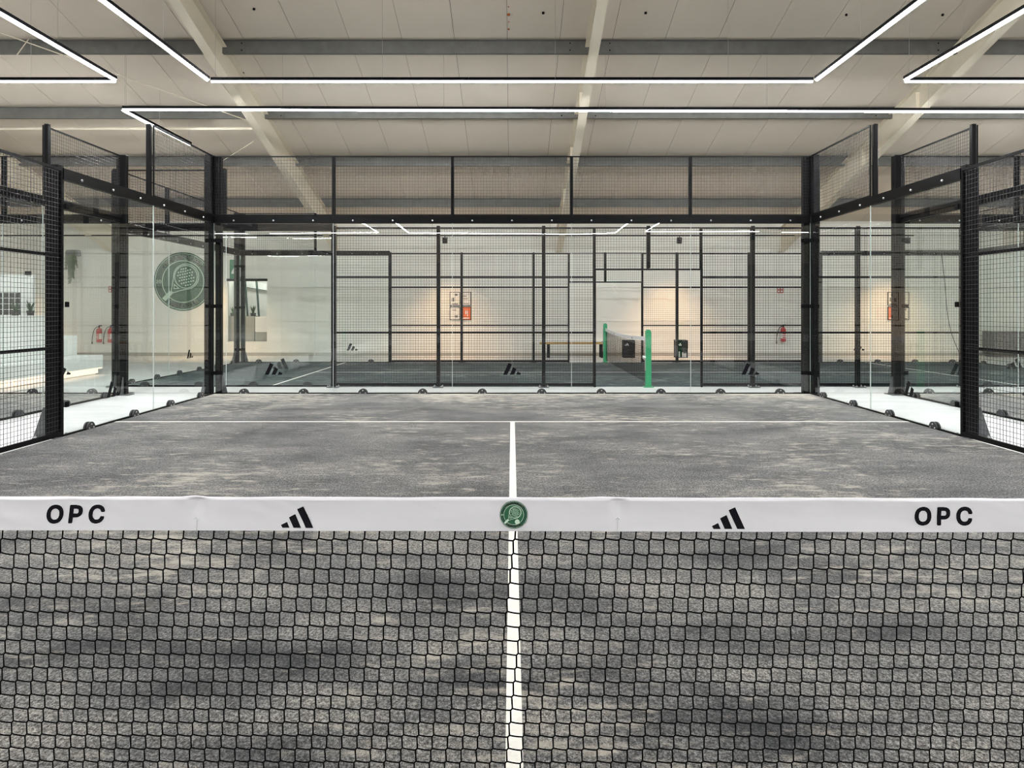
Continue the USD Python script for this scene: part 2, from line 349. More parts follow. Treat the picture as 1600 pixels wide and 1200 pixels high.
def glass(t, s, logo=False, w=2.0):
    g = put(t, s, 'glass_panel', sheet(0.003, w - 0.003, 0.012, 0.03, 2.985), GLASS, 'clear glass panel with black striped logo' if logo else None)
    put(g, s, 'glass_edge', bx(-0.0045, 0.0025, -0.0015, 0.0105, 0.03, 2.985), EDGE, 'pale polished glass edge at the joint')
    for x in (w * 0.25, w * 0.75):
        put(g, s, 'clamp', cat_([ext(affinity.translate(half_disc(0.080), x, 0.016), 0.022, off=-0.0005), ext(affinity.translate(half_disc(0.080), x, 0.016), 0.02, off=0.033)]), GREYC, 'half-round dark clamp', kind='stuff')
        put(g, s, 'bolt', cat_([sph(0.010, (x + dx, -0.024, 0.012 + dz)) for dx, dz in ((0, 0.055), (-0.045, 0.014), (0.045, 0.014))]), STEEL, 'small steel bolt heads', kind='stuff')
    put(g, s, 'base_channel', bx(0, w, -0.012, -0.001, 0.0, 0.030), BLACK); put(g, s, 'base_channel', bx(0, w, 0.0125, 0.0155, 0.0, 0.030), BLACK)
    if logo:
        for k in range(3): put(g, s, 'logo_stripe', ext(affinity.translate(stripe(k, 0.30, True), w / 2, 0.33), 0.0012, off=-0.0005), INK)
def wires(w, h, z0, pitch=0.05, r=0.0021, y=0.008):
    xs = np.arange(pitch * 0.5, w, pitch); zz = np.arange(pitch * 0.5, h, pitch) + z0
    A = np.concatenate([np.stack([xs, 0 * xs + y, 0 * xs + z0], 1), np.stack([0 * zz, 0 * zz + y - 2 * r, zz], 1)])
    B = np.concatenate([np.stack([xs, 0 * xs + y, 0 * xs + z0 + h], 1), np.stack([0 * zz + w, 0 * zz + y - 2 * r, zz], 1)])
    return segs(A, B, r, 5)
def frame4(w, z0, z1, s, y0=-0.005, y1=0.0155, bottom=None):
    bt = bottom or s
    return cat_([bx(0.001, w - 0.001, y0, y1, z0, z0 + bt), bx(0.001, w - 0.001, y0, y1, z1 - s, z1), bx(0.001, s, y0, y1, z0 + bt, z1 - s), bx(w - s, w - 0.001, y0, y1, z0 + bt, z1 - s)])
def mesh_panel(t, s, w, z0, z1, fr=0.022, stiff=(), bottom=None):
    g = put(t, s, 'mesh_panel', frame4(w, z0, z1, fr, bottom=bottom), BLACK)
    put(g, s, 'wire_grid', wires(w, z1 - z0, z0), WIRE, smooth=True, kind='stuff')
    for z in stiff: put(g, s, 'cross_bar', cbx(fr, w - fr, 0.011, 0.028, z - 0.017, z + 0.017, 0.004), BLACK)
def upper(t, s, w=2.0): mesh_panel(t, s, w, 3.0, 4.0, 0.018)
def low(t, s, w=2.0, z0=0.02, z1=2.99, stiff=(1.0, 2.02)): mesh_panel(t, s, w, z0, z1, 0.03, stiff, 0.05)
def post(t, s, w=0.07, d=0.07, z0=0.012, z1=3.0, base=True, gusset=False, y0=0.036):
    g = put(t, s, 'fence_post', cbx(-w / 2, w / 2, y0, y0 + d, z0, z1, 0.008), BLACK)
    put(g, s, 'cap', cbx(-w / 2 + .002, w / 2 - .002, y0 + .002, y0 + d - .002, z1, z1 + 0.008, 0.003), BLACKM)
    if base:
        put(g, s, 'base_plate', bx(-w / 2 - 0.06, w / 2 + 0.06, y0 - 0.02, y0 + d + 0.10, 0.0, 0.012), GUSS)
        for sx in (-1, 1):
            for q in (0.0, d + 0.07): put(g, s, 'bolt', cyl(0.013, 0.03, 'z', (sx * (w / 2 + 0.04), y0 + q, 0.022), 6), STEEL)
    if gusset:
        P = Polygon([(0, 0.012), (0.13, 0.012), (0.10, 0.10), (0.02, 0.34), (0, 0.34)])
        m = trimesh.creation.extrude_polygon(P, 0.010, engine='earcut'); v = m.vertices.copy()
        for sx in (-1, 1):
            q = m.copy(); q.vertices = np.stack([v[:, 2] + sx * (w / 2 - 0.012) - 0.005, v[:, 0] + y0 + d, v[:, 1]], 1); q.fix_normals()
            put(g, s, 'gusset', q, GUSS)
def spost(t, s, w=0.05): post(t, s, w, 0.05, 3.0, 4.0, False)
def corner(t, s, turn, h=4.0):
    """corner of two glass walls: before the turn wall one runs along +x, wall two along -y; outside is -x, +y"""
    g = put(t, s, 'corner_post', cbx(-0.125, -0.016, -0.10, 0.035, 0.01, h, 0.008), BLACK, turn=turn)
    put(g, s, 'upright', cbx(0.012, 0.105, 0.016, 0.125, 0.01, h, 0.008), BLACK, turn=turn)
    put(g, s, 'base_plate', bx(-0.21, -0.014, -0.19, 0.10, 0.0, 0.012), GUSS, turn=turn); put(g, s, 'base_plate', bx(-0.012, 0.19, 0.014, 0.21, 0.0, 0.012), GUSS, turn=turn)
    G = Polygon([(0, 0.012), (0.09, 0.012), (0.02, 0.30), (0, 0.30)])
    a = ext(affinity.scale(G, -1, 1, origin=(0, 0)), 0.01, off=-0.03); a.apply_translation([-0.125, 0, 0]); put(g, s, 'gusset', a, GUSS, turn=turn)
    a = ext(G, 0.01, off=0.09); a.apply_translation([0.105, 0, 0]); put(g, s, 'gusset', a, GUSS, turn=turn)
    for z in (0.36, 1.48, 2.58):
        put(g, s, 'glass_clip', bx(0.0145, 0.14, -0.024, -0.002, z - 0.03, z + 0.03), BLACKM, turn=turn)
        put(g, s, 'glass_clip', bx(0.002, 0.014, -0.15, -0.024, z - 0.03, z + 0.03), BLACKM, turn=turn)
def rail(t, s, L, n):
    g = put(t, s, 'top_rail', cat_([cbx(0.0, L, 0.0125, 0.05, 2.868, 2.935, 0.004), cbx(0.0, L, 0.0125, 0.075, 2.937, 2.998, 0.006)]), BLACK)
    put(g, s, 'cover_strip', bx(0, L, -0.014, -0.0005, 2.872, 2.996), BLACK)
    for i in range(n): put(g, s, 'bolt', sph(0.016, ((i + 0.5) * L / n, -0.016, 2.915)), STEEL, smooth=True)
def clip3(t, s):
    for z in (0.36, 1.48, 2.58): put(t, s, 'glass_clip', cbx(-0.03, 0.03, -0.02, -0.001, z - 0.03, z + 0.03, 0.004), BLACKM)
def wall(label, ax, ay, th, cat='court fence'): return thing('court_fence', label, cat, (ax, ay, 0), th)

# --- near court
w_ = wall('back glass wall of the near court with black rail and upper mesh', -5, BACKY, 0)
for i in range(5): glass(w_, 2 * i, i % 2 == 0); upper(w_, 2 * i)
for i in range(1, 5): spost(w_, 2 * i)
rail(w_, 0, 10.0, 15); corner(w_, 0, 0); corner(w_, 10, -90)
PW = 2.04                          # width of a side glass panel
for L in (True, False):
    side = 'left' if L else 'right'
    w_ = wall(f'{side} side of near court, clear glass then black mesh with thick post', -5 if L else 5, BACKY - 4 - 2 * PW if L else BACKY, 90 if L else -90)
    g0, m0 = (4.0, 0.0) if L else (0.0, 2 * PW)
    for i in range(2): glass(w_, g0 + PW * i, (i == 0) == L, PW)
    upper(w_, g0 + (PW if L else 0), PW); post(w_, g0 + PW, 0.07, 0.06, 2.99, 4.0, False); rail(w_, g0 if L else g0 + 0.13, 2 * PW - 0.13, 6)
    e = 4.0 if L else 2 * PW
    post(w_, e, 0.11, 0.15, 0.012, 3.02, True, True, 0.0185); clip3(w_, e + (0.06 if L else -0.06))
    for j in range(2): low(w_, m0 + 2 * j)
    post(w_, m0 + 2, 0.07, 0.07)
# --- neighbouring courts: the parts nearest to the near court
for side, X in (('left', LX), ('right', RX)):
    L = side == 'left'
    w_ = wall(f'glass side wall of the {side} neighbouring court, behind the near side glass', X, BACKY if L else BACKY - 2 - 2 * PW, -90 if L else 90)
    g0 = 0.0 if L else 2.0
    for i in range(2): glass(w_, g0 + PW * i, (i == 1) == L, PW)
    upper(w_, g0 + (0 if L else PW), PW); post(w_, g0 + PW, 0.07, 0.06, 2.99, 4.0, False); rail(w_, g0 + 0.13 if L else g0, 2 * PW - 0.13, 6)
    post(w_, 2 * PW if L else 2.0, 0.11, 0.15, 0.012, 3.02, True, True, 0.0185); low(w_, 2 * PW if L else 0.0)
    w_ = wall(f'back glass wall of the {side} neighbouring court with its black corner post', X - 4 if L else X, BACKY, 0)
    for i in range(2): glass(w_, 2 * i, (i == 1) == L); upper(w_, 2 * i)
    spost(w_, 2); rail(w_, 0, 4.0, 6); corner(w_, 4 if L else 0, -90 if L else 0)
# --- far court (20 m long, 6 m deep)
XS = [-3.27, -1.35, 0.58, 1.52, 3.48, 4.42, 6.35, 8.27]
LEN2 = C2X1 - C2X0
for side, Y, th in (('near', C2Y0, 180), ('far', C2Y1, 0)):
    w_ = wall(f'long {side} side of the far court, black mesh with doorway, glass at ends', C2X1 if side == 'near' else C2X0, Y, th)
    u = lambda x0, x1: (C2X1 - x1) if side == 'near' else (x0 - C2X0)
    for i in range(2):
        for end, xa in (('left', C2X0 + 2 * i), ('right', 8.27 + 2 * i)): glass(w_, u(xa, xa + 2), (i == 1) == (end == 'left'))
    for end, xa in (('left', C2X0), ('right', 8.27)):
        rail(w_, u(xa, xa + 4), 4.0, 6)
        xu = xa if end == 'left' else xa + 2
        upper(w_, u(xu, xu + 2)); post(w_, u(xa + 2, xa + 2), 0.06, 0.06, 3.0, 4.0, False)
    for i in range(7):
        if i != 3: low(w_, u(XS[i], XS[i + 1]), XS[i + 1] - XS[i], 0.02, 2.94)
    for x0, x1 in ((1.52, 2.5), (2.5, 3.48)): mesh_panel(w_, u(x0, x1), 0.98, 2.15, 2.94, 0.022)
    for i, x in enumerate(XS):
        if i not in (3, 4): post(w_, u(x, x), 0.085 if i in (0, 7) else 0.065, 0.065, 0.012, 2.95)
    post(w_, u(2.5, 2.5), 0.065, 0.065, 2.18, 2.95, False)
    d0 = u(1.52, 3.48)
    d_ = put(w_, d0, 'door_frame', cbx(0.02, 1.94, 0.035, 0.075, 2.145, 2.175, 0.004), BLACK)
    put(d_, d0, 'jamb', cbx(-0.02, 0.02, 0.035, 0.075, 0.0, 2.18, 0.004), BLACK); put(d_, d0, 'jamb', cbx(1.94, 1.98, 0.035, 0.075, 0.0, 2.18, 0.004), BLACK)
    corner(w_, 0, 0); corner(w_, LEN2, -90)
for end, X, th, ay in (('left', C2X0, 90, C2Y0), ('right', C2X1, -90, C2Y1)):
    w_ = wall(f'{end} end glass wall of the far court with black upper mesh', X, ay, th)
    for i in range(3): glass(w_, 1.993 * i, i == 1, 1.99); upper(w_, 1.993 * i, 1.99)
    rail(w_, 0.13, 5.72, 9)
    for i in (1, 2): spost(w_, 1.993 * i)

# ---------------------------------------------------------------- nets
def ring(r0, r1, c=(0, 0)): return Point(c).buffer(r1, 48).difference(Point(c).buffer(r0, 48))
def arc_text(s, R, h, a0, a1, depth, top=True, off=0.0):
    ws = [max(meshkit.text_mesh(c, h, 0.001, True).extents[0], 0.25 * h) for c in s]; tot = sum(ws); ms, x = [], 0
    for c, w in zip(s, ws):
        u = (x + w / 2) / tot; x += w
        a = math.radians(a0 + (a1 - a0) * u)
        ms.append(glyph(c, h, depth, True, (R * math.cos(a), R * math.sin(a)), a - math.pi / 2 if top else a + math.pi / 2, off, heavy=0.06))
    return cat_(ms)
def racket(R):
    q = lambda x, y: ((x - 597) / 470 * R, (580 - y) / 470 * R)
    head = Point(q(648, 500)).buffer(208 / 470 * R, 32); inner = Point(q(644, 503)).buffer(187 / 470 * R, 32)
    body = union_all([head, Polygon([q(441, 510), q(402, 735), q(440, 765), q(560, 730), q(690, 700)])])
    lw = 0.026 * R
    sh = [body.difference(body.buffer(-lw)), inner.difference(inner.buffer(-lw))]
    tri = Polygon([q(452, 615), q(545, 690), q(448, 702)]); sh.append(tri.difference(tri.buffer(-lw)))
    handle = Polygon([q(382, 728), q(440, 765), q(318, 892), q(263, 850)])
    dots = [(570,385),(605,378),(643,370),(525,435),(565,425),(600,420),(640,412),(675,400),(712,392),(515,485),(552,475),(592,465),(630,458),(667,448),(705,438),(745,430),
            (550,520),(585,513),(622,507),(660,498),(700,487),(738,475),(540,570),(580,560),(615,550),(655,545),(692,535),(728,525),(768,517),(575,612),(612,603),(650,593),(688,583),(725,575),(762,568),(640,645),(678,635),(715,628)]
    return union_all(sh + [handle] + [Point(q(*d)).buffer(13 / 470 * R, 6) for d in dots]), body
def club_emblem(parent, R, T, ball, at=(0, 0, 0), bend=None):
    """round club emblem in xz facing -y, built of thin layers T thick"""
    def P(name, m, mt, label=None):
        m.apply_translation(at)
        if bend: bend(m)
        part(parent, name, m, mt, label)
    rk, body = racket(R)
    P('disc', ext(Point(0, 0).buffer(R, 64), T), LG_D, 'dark green round plate')
    P('inner_disc', ext(Point(0, 0).buffer(0.71 * R, 64), T * 0.5, off=-T), LG_M, 'lighter green centre')
    inn = ring(0.695 * R, 0.722 * R).difference(body.buffer(0.01 * R))
    P('ring', ext(union_all([ring(0.945 * R, 0.962 * R), inn]), T * 0.6, off=-T * 1.02), LG_L, 'pale green rings')
    P('racket', ext(rk, T * 0.7, off=-T * 1.55), LG_L, 'pale green racket outline')
    for m in (arc_text('OSNABRÜCKER', 0.832 * R, 0.145 * R, 141, 40, T * 0.6, True, -T * 1.02), arc_text('PADEL-CLUB', 0.832 * R, 0.145 * R, 235, 308, T * 0.6, False, -T * 1.02),
              glyph('20', 0.105 * R, T * 0.6, True, (-0.835 * R, 0), 0, -T * 1.02)): P('lettering', m, LG_L, 'pale lettering')
    if ball: P('ball', ext(Point(0.25 * R, -0.5 * R).buffer(0.17 * R, 20), T * 0.7, off=-T * 1.6), LG_L, 'pale ball')

def net_threads(xs0, xs1, zrow, pitch, skew, r, kn, jit, ztop):
    zrow = np.array(zrow); nx = int((xs1 - xs0) / pitch); i = np.arange(nx + 1); J = len(zrow)
    X = xs0 + pitch * i[None] + skew * (zrow[:, None] - zrow[0]); Z = np.repeat(zrow[:, None], nx + 1, 1)
    X = X + jit * rng.normal(size=X.shape) * 0.4
    Z = Z + jit * rng.normal(size=X.shape) * 0.4 + 0.5 * jit * np.repeat(meshkit.noise(np.stack([X[0] * 1.3, 0 * X[0], 0 * X[0]], 1))[None], J, 0) * 4 - jit
    Y = 0.006 * (meshkit.noise(np.stack([X * 2.0, Z * 2.0, 0 * X], -1)) - 0.5)
    A = np.stack([X + kn, Y, Z + kn], -1); B = np.stack([X - kn, Y, Z - kn], -1)
    P0, P1 = [], []
    def run(S, E, bow):
        # three pieces per thread with a little slack
        for a, b in ((0, .33), (.33, .67), (.67, 1)):
            ba, bb = bow * math.sin(math.pi * a), bow * math.sin(math.pi * b)
            p0 = S + (E - S) * a; p1 = S + (E - S) * b
            p0 = p0.copy(); p1 = p1.copy(); p0[..., 2] -= ba; p1[..., 2] -= bb
            P0.append(p0.reshape(-1, 3)); P1.append(p1.reshape(-1, 3))
    run(A[:, :-1], B[:, 1:], 0.0012)
    run(B[:-1], A[1:], 0.0)
    top = A[0].copy(); top[:, 2] = ztop; top[:, 0] += 0.002
    P0.append(top); P1.append(A[0]); P0.append(A.reshape(-1, 3)); P1.append(B.reshape(-1, 3))
    return segs(np.concatenate(P0), np.concatenate(P1), r, 4)

net = thing('padel_net', 'black padel net with white printed top tape across the foreground', 'net', (0, NETY, 0))
TZ1 = lambda x: 0.8690 - 0.0020 * x
TZ0 = lambda x: 0.7715 - 0.0021 * x
def pinch(x, z):
    w = 0.0
    for c, s in ((-0.92, 1.0), (0.31, 0.9)):
        w = w + s * np.exp(-((x - c) / 0.020) ** 2) * np.clip((z - 0.80) / 0.06, 0, 1)
    return w
def tape_y(x, z):
    """front face of the tape (towards the camera is negative)"""
    x = np.asarray(x, float); z = np.asarray(z, float)
    u = np.clip((z - TZ0(x)) / (TZ1(x) - TZ0(x)), 0, 1)
    nz = meshkit.fbm(np.stack([x * 7 + z * 9, z * 16, 0 * x], -1), 3, 3) - 0.5
    nb = meshkit.fbm(np.stack([x * 45 + z * 60, z * 25, 0 * x], -1), 2, 9) - 0.5
    return -(0.0052 + 0.0042 * u ** 3 + 0.0055 * nz + 0.0025 * nb * u ** 4 - 0.0120 * pinch(x, z))
xs = np.arange(-5.0, 5.0001, 0.0085); U = np.concatenate([np.linspace(0, 0.92, 13), [0.955, 0.98, 0.995]])
X, UU = np.meshgrid(xs, U, indexing='ij'); Zf = TZ0(X) + UU * (TZ1(X) - TZ0(X) - 0.006); front = np.stack([X, tape_y(X, Zf), Zf], -1)
edge = 0.0022 * (meshkit.noise(np.stack([xs * 9, 0 * xs, 0 * xs], 1), 5) - 0.5) + 0.004 * np.exp(-((xs + 0.93) / 0.03) ** 2) + 0.003 * np.exp(-((xs - 0.26) / 0.05) ** 2)
topc = [np.stack([xs, -0.007 + 0 * xs, TZ1(xs) - 0.0022 + edge], -1), np.stack([xs, -0.003 + 0 * xs, TZ1(xs) + edge], -1), np.stack([xs, 0.003 + 0 * xs, TZ1(xs) + edge], -1), np.stack([xs, 0.0075 + 0 * xs, TZ1(xs) - 0.004], -1), np.stack([xs, 0.006 + 0 * xs, TZ0(xs)], -1)]
G = np.concatenate([front, np.stack(topc, 1)], 1); nx, nu = G.shape[:2]
idx = np.arange(nx * nu).reshape(nx, nu)
f = np.concatenate([np.stack([idx[:-1, :-1], idx[1:, :-1], idx[1:, 1:]], -1).reshape(-1, 3), np.stack([idx[:-1, :-1], idx[1:, 1:], idx[:-1, 1:]], -1).reshape(-1, 3)])
part(net, 'tape', tm(G.reshape(-1, 3), f), TAPE, 'white vinyl top tape', smooth=True)
ypx = [841, 864, 887, 910, 932.5, 955, 977, 999, 1020.5, 1042, 1063.5, 1085, 1106, 1127, 1147.5, 1168, 1188, 1208, 1224]
part(net, 'net_mesh', net_threads(-5.0, 5.02, [CZ - (y + 1.5 - 484) / 532.4 for y in ypx], 0.0443, 0.105, 0.0022, 0.0027, 0.0013, 0.775), CORD, 'black knotted netting', kind='stuff')
def on_tape(m):
    m2 = m
    v = m2.vertices; v[:, 1] = tape_y(v[:, 0], v[:, 2]) - 0.0006 + v[:, 1]; m2.vertices = v
def decal(m, mx=0.012):
    v, f = trimesh.remesh.subdivide_to_size(m.vertices, m.faces, mx); q = tm(v, f); on_tape(q); return q
def pxn(x, y): return ((x - 800.6) / 532.4, CZ - (y - 484) / 532.4)
for (cx, cy), sh in (((121, 802.3), 0.13), ((1473, 805.5), 0.0)):
    X0, Z0 = pxn(cx, cy)
    for k, c in enumerate('OPC'):
        part(net, 'letter', decal(glyph(c, 0.0485, 0.0004, True, (X0 + (k - 1) * 0.0605, Z0), 0, 0, False, sh, 0.03)), INK, 'printed black letter ' + c)
for (x0, x1, yb) in ((440.5, 491, 823.7), (1112, 1163.5, 825.5)):
    X0, Z0 = pxn((x0 + x1) / 2, yb)
    for k in range(3):
        part(net, 'logo_stripe', decal(ext(affinity.translate(stripe(k, (x1 - x0) / 532.4), X0, Z0), 0.0004)), INK)
for tx_ in (308.5, 965.5):
    X0, Z0 = pxn(tx_, 812); part(net, 'tie_cord', tube([(X0 + dx, float(tape_y(np.array([X0]), np.array([Z0 + dz]))[0]) - 0.002, Z0 + dz) for dx, dz in ((-0.008, 0.004), (0, 0.009), (0.008, 0.003), (0.001, 0.001), (0.0, -0.03))], 0.0016, 6), TAPE, 'short white tie cord')
X0, Z0 = pxn(803.3, 803)
bd = UsdGeom.Xform.Define(stage, str(net.GetPath()) + '/badge').GetPrim(); tag(bd, 'round green club badge')
ym = float(tape_y(np.array([X0]), np.array([Z0 + 0.02]))[0])
club_emblem(bd, 0.0408, 0.0006, True, (X0, ym - 0.0022, Z0))
def green_post(t):
    prof = Polygon([(-0.05, 0.0), (0.05, 0.0), (0.05, 1.0), (0.042, 1.035), (0.022, 1.055), (-0.022, 1.055), (-0.042, 1.035), (-0.05, 1.0)])
    m = ext(prof, 0.10, off=0.05); part(t, 'upright', m, GREENP)
    part(t, 'base_plate', bx(-0.09, 0.09, -0.09, 0.09, 0.0, 0.012), GREENP)
    part(t, 'winch', cat_([cyl(0.03, 0.05, 'x', (-0.075, 0, 0.55)), bx(-0.062, -0.05, -0.02, 0.02, 0.3, 0.9)]), STEEL)
# far court net
N2X = 2.5
gp = thing('net_post', 'bright green net post at the near side of far court', 'net post', (N2X, C2Y0 - 0.06, 0), group='green net posts'); green_post(gp)
dup(gp, (N2X, C2Y1 + 0.08, 0), 0, 'green net post at the far side of far court by bench')
dup(gp, (-5.14, NETY, 0), 0, 'green net post at left end of foreground net, outside the view')
dup(gp, (5.14, NETY, 0), 0, 'green net post at right end of foreground net, outside the view')
n2 = thing('padel_net', 'black net with white tape between green posts on far court', 'net', (N2X, C2Y0, 0), 90)
W2 = C2Y1 - C2Y0
xs2 = np.linspace(0.0, W2, 41); zt = 0.93 - 0.06 * (1 - ((xs2 - W2 / 2) / (W2 / 2)) ** 2)
V = np.concatenate([np.stack([xs2, 0 * xs2 + q, zt + o], 1) for q, o in ((0.006, -0.075), (0.006, 0), (-0.006, 0), (-0.006, -0.075))])
n_ = len(xs2); f = []
for r_ in range(3):
    for i in range(n_ - 1): a = r_ * n_ + i; f += [(a, a + 1, a + n_ + 1), (a, a + n_ + 1, a + n_)]
m = tm(V, f); m.fix_normals(); part(n2, 'tape', m, TAPE, 'white top tape')
zr = 0.84 - 0.045 * np.arange(18)
m = net_threads(0.0, W2, zr, 0.045, 0.0, 0.002, 0.003, 0.0005, 0.845); v = m.vertices
v[:, 2] -= 0.06 * (1 - ((v[:, 0] - W2 / 2) / (W2 / 2)) ** 2) * np.clip(v[:, 2] / 0.84, 0, 1)
part(n2, 'net_mesh', m, CORD, 'black knotted netting', kind='stuff')
for k, c in enumerate(('OPC', 'OPC')):
    g = glyph(c, 0.036, 0.001, True, (0, 0), 0, 0, True); g.vertices[:, 1] *= -1; g.invert()
    g.apply_translation([W2 * (0.28 + 0.44 * k), 0.0075, 0.834]); part(n2, 'letters', g, INK, 'small black printed letters')

# ---------------------------------------------------------------- linear lamps
LZ = 5.18
def lamp(label, runs, wires_at):
    t = thing('linear_light', label, 'lamp', group='linear lamps')
    for (xa, ya, xb, yb, za, zb) in runs:
        L = math.hypot(xb - xa, yb - ya); n = max(1, round(L / 1.5)); d = np.array([(xb - xa) / L, (yb - ya) / L]); nrm = np.array([-d[1], d[0]])
        for i in range(n):
            s0, s1 = i * L / n + 0.002, (i + 1) * L / n - 0.002
            if i == 0: s0 += 0.036
            if i == n - 1: s1 -= 0.036
            def slab(w, zlo, zhi, w2=None):
                P = []
                for s in (s0, s1):
                    z = za + (zb - za) * s / L
                    for q in (-1, 1):
                        for zz, ww in ((zlo, w2 or w), (zhi, w)): P.append((xa + d[0] * s + nrm[0] * q * ww, ya + d[1] * s + nrm[1] * q * ww, z + zz))
                return trimesh.convex.convex_hull(np.array(P))
            part(t, 'housing', slab(0.041, 0.022, 0.070), BLACKM)
            part(t, 'diffuser', slab(0.036, -0.011, 0.0215, 0.008), LEDM, 'glowing white diffuser')
        for i in range(n + 1):
            if i % 2 == 0 or n < 3:
                s = min(max(i * L / n, 0.1), L - 0.1); x, y = xa + d[0] * s, ya + d[1] * s; z = za + (zb - za) * s / L + 0.068
                top = ceil_z(y) if y > RIDGE else ceil_z(2 * RIDGE - y)
                part(t, 'suspension_wire', segs([(x, y, z)], [(x, y, top)], 0.0022, 5), STEEL)
    return t
y1, y0 = 11.93, -11.0
lamp('bright white rectangular linear lamp hanging over the near court', [(-5.0, y1, 5.0, y1, LZ, LZ), (-5.0, y0, 5.0, y0, LZ, LZ), (-5.0, y0 + .04, -5.0, y1 - .04, LZ, LZ), (5.0, y0 + .04, 5.0, y1 - .04, LZ, LZ)], None)
lamp('bright white linear lamp loop over the left neighbouring court, upper left', [(-16.5, y1, -6.52, y1, LZ, LZ), (-16.5, y0, -6.52, y0, LZ, LZ), (-6.52, y0 + .04, -6.52, y1 - .04, LZ, LZ), (-16.5, y0 + .04, -16.5, y1 - .04, LZ, LZ)], None)
lamp('bright white linear lamp loop over the right neighbouring court, upper right', [(6.46, y1, 16.5, y1, LZ, LZ), (6.46, y0, 16.5, y0, LZ, LZ), (6.46, y0 + .04, 6.46, y1 - .04, LZ, LZ), (16.5, y0 + .04, 16.5, y1 - .04, LZ, LZ)], None)
lamp('long white linear lamp above the near side of the far court', [(-7.36, 13.6, 12.4, 13.6, LZ, LZ - 0.05), (-7.36, 13.64, -7.36, 16.55, LZ, LZ), (12.4, 13.64, 12.4, 16.55, LZ - .05, LZ - .05)], None)

# ---------------------------------------------------------------- track with spots along the back wall
TY, TZ = 21.0, 3.56
tr = thing('spotlight_track', 'thin black lighting track hanging along the back wall', 'light track', (0, TY, 0))
part(tr, 'track', cbx(-17.0, 11.68, -0.018, 0.018, TZ, TZ + 0.035, 0.004), BLACKM)
for x in np.arange(-16, 11.7, 3.42): part(tr, 'suspension_wire', segs([(x, 0, TZ + 0.035)], [(x, 0, ceil_z(TY))], 0.003, 5), BLACKM)
def spot_builder(t):
    part(t, 'stem', cyl(0.012, 0.04, 'z', (0, 0, -0.02), 10), BLACKM)
    R = trimesh.transformations.rotation_matrix(math.radians(12), [1, 0, 0])
    o, i_ = 0.075, 0.066
    prof = np.array([(0.0, -0.04), (o, -0.04), (o, -0.21), (i_, -0.21), (i_, -0.19), (0.0, -0.19)])[::-1]
    m = trimesh.creation.revolve(prof, sections=24); m.apply_transform(R); m.fix_normals(); part(t, 'barrel', m, BLACKM, smooth=35)
    dsk = cyl(i_ - 0.003, 0.004, 'z', (0, 0, -0.196), 20); dsk.apply_transform(R); part(t, 'lens', dsk, SPOTM, 'glowing warm lens')
sp = None
for x, w in ((-15.6, 'outside the view at far left'), (-8.8, 'behind the near left corner post'), (-1.95, 'left of the wall posters'), (4.87, 'right of the centre doorway'), (11.52, 'at the right end of the track')):
    lb = 'small black cylinder spotlight on the track, ' + w
    if sp is None: sp = thing('spotlight', lb, 'lamp', (x, TY, TZ), group='track spotlights'); spot_builder(sp)
    else: dup(sp, (x, TY, TZ), 0, lb)
    L = UsdLux.SphereLight.Define(stage, '/World/spot_glow' + f'_{len(lb)}{int(x*100)+3000}')
    L.AddTranslateOp().Set((x, TY + 0.065, TZ - 0.24)); L.AddRotateXOp().Set(9)
    L.CreateRadiusAttr(0.05); L.CreateIntensityAttr(SPOTW); L.CreateColorAttr((1.0, 0.60, 0.32)); L.CreateNormalizeAttr(False)
    sh = UsdLux.ShapingAPI.Apply(L.GetPrim()); sh.CreateShapingConeAngleAttr(44.0); sh.CreateShapingConeSoftnessAttr(1.0)

# ---------------------------------------------------------------- things on and by the back wall
lg = thing('club_sign', 'large round green club emblem with racket on the back wall', 'sign', (-10.15, YB, 2.29)); club_emblem(lg, 0.905, 0.010, False)
def number_sign(t, digit, h, w, dh, mirror=False):
    part(t, 'plate', bx(-w / 2, w / 2, -0.012, 0.0, 0, h), SIGNG)
    part(t, 'numeral', glyph(digit, dh, 0.004, True, (0, h / 2), 0, -0.0125), WHITE, 'white numeral ' + digit)
t = thing('court_number_sign', 'green court sign with white numeral 4 on back wall', 'sign', (-8.48, YB, 2.385)); number_sign(t, '4', 0.58, 0.46, 0.45)
t = thing('court_number_sign', 'green court sign with white numeral 2 on the wall behind', 'sign', (6.0, YF, 2.0), 180); number_sign(t, '2', 1.3, 1.1, 0.52)
# inside the opening
t = thing('added_fill_light', 'flat lamp on the ceiling of the wall opening recess, out of sight', 'lamp', (-8.17, YB + 1.0, 2.86)); part(t, 'frame', bx(-0.65, 0.65, -0.35, 0.35, 0.0, 0.038), WHITE); part(t, 'diffuser', bx(-0.6, 0.6, -0.3, 0.3, -0.01, -0.001), emit('recess_fill_glow', (1, 0.97, 0.92), 9.0), 'glowing diffuser')  # unseen fill light, added to brighten the recess behind the opening
t = thing('planter', 'grey box planter standing in the wall opening', 'planter', (-8.5, YB + 0.5, 0)); part(t, 'box', cbx(-0.55, 0.44, -0.22, 0.22, 0.0, 1.22), GREYB); part(t, 'soil', bx(-0.5, 0.39, -0.17, 0.17, 1.2205, 1.225), POTD)
t = thing('white_box', 'low white box beside the grey planter in the wall opening', 'box', (-7.86, YB + 0.5, 0)); part(t, 'body', cbx(-0.18, 0.3, -0.2, 0.2, 0.72, 1.20), WHITE); part(t, 'plinth', bx(-0.18, 0.3, -0.19, 0.2, 0.0, 0.719), GREYB)
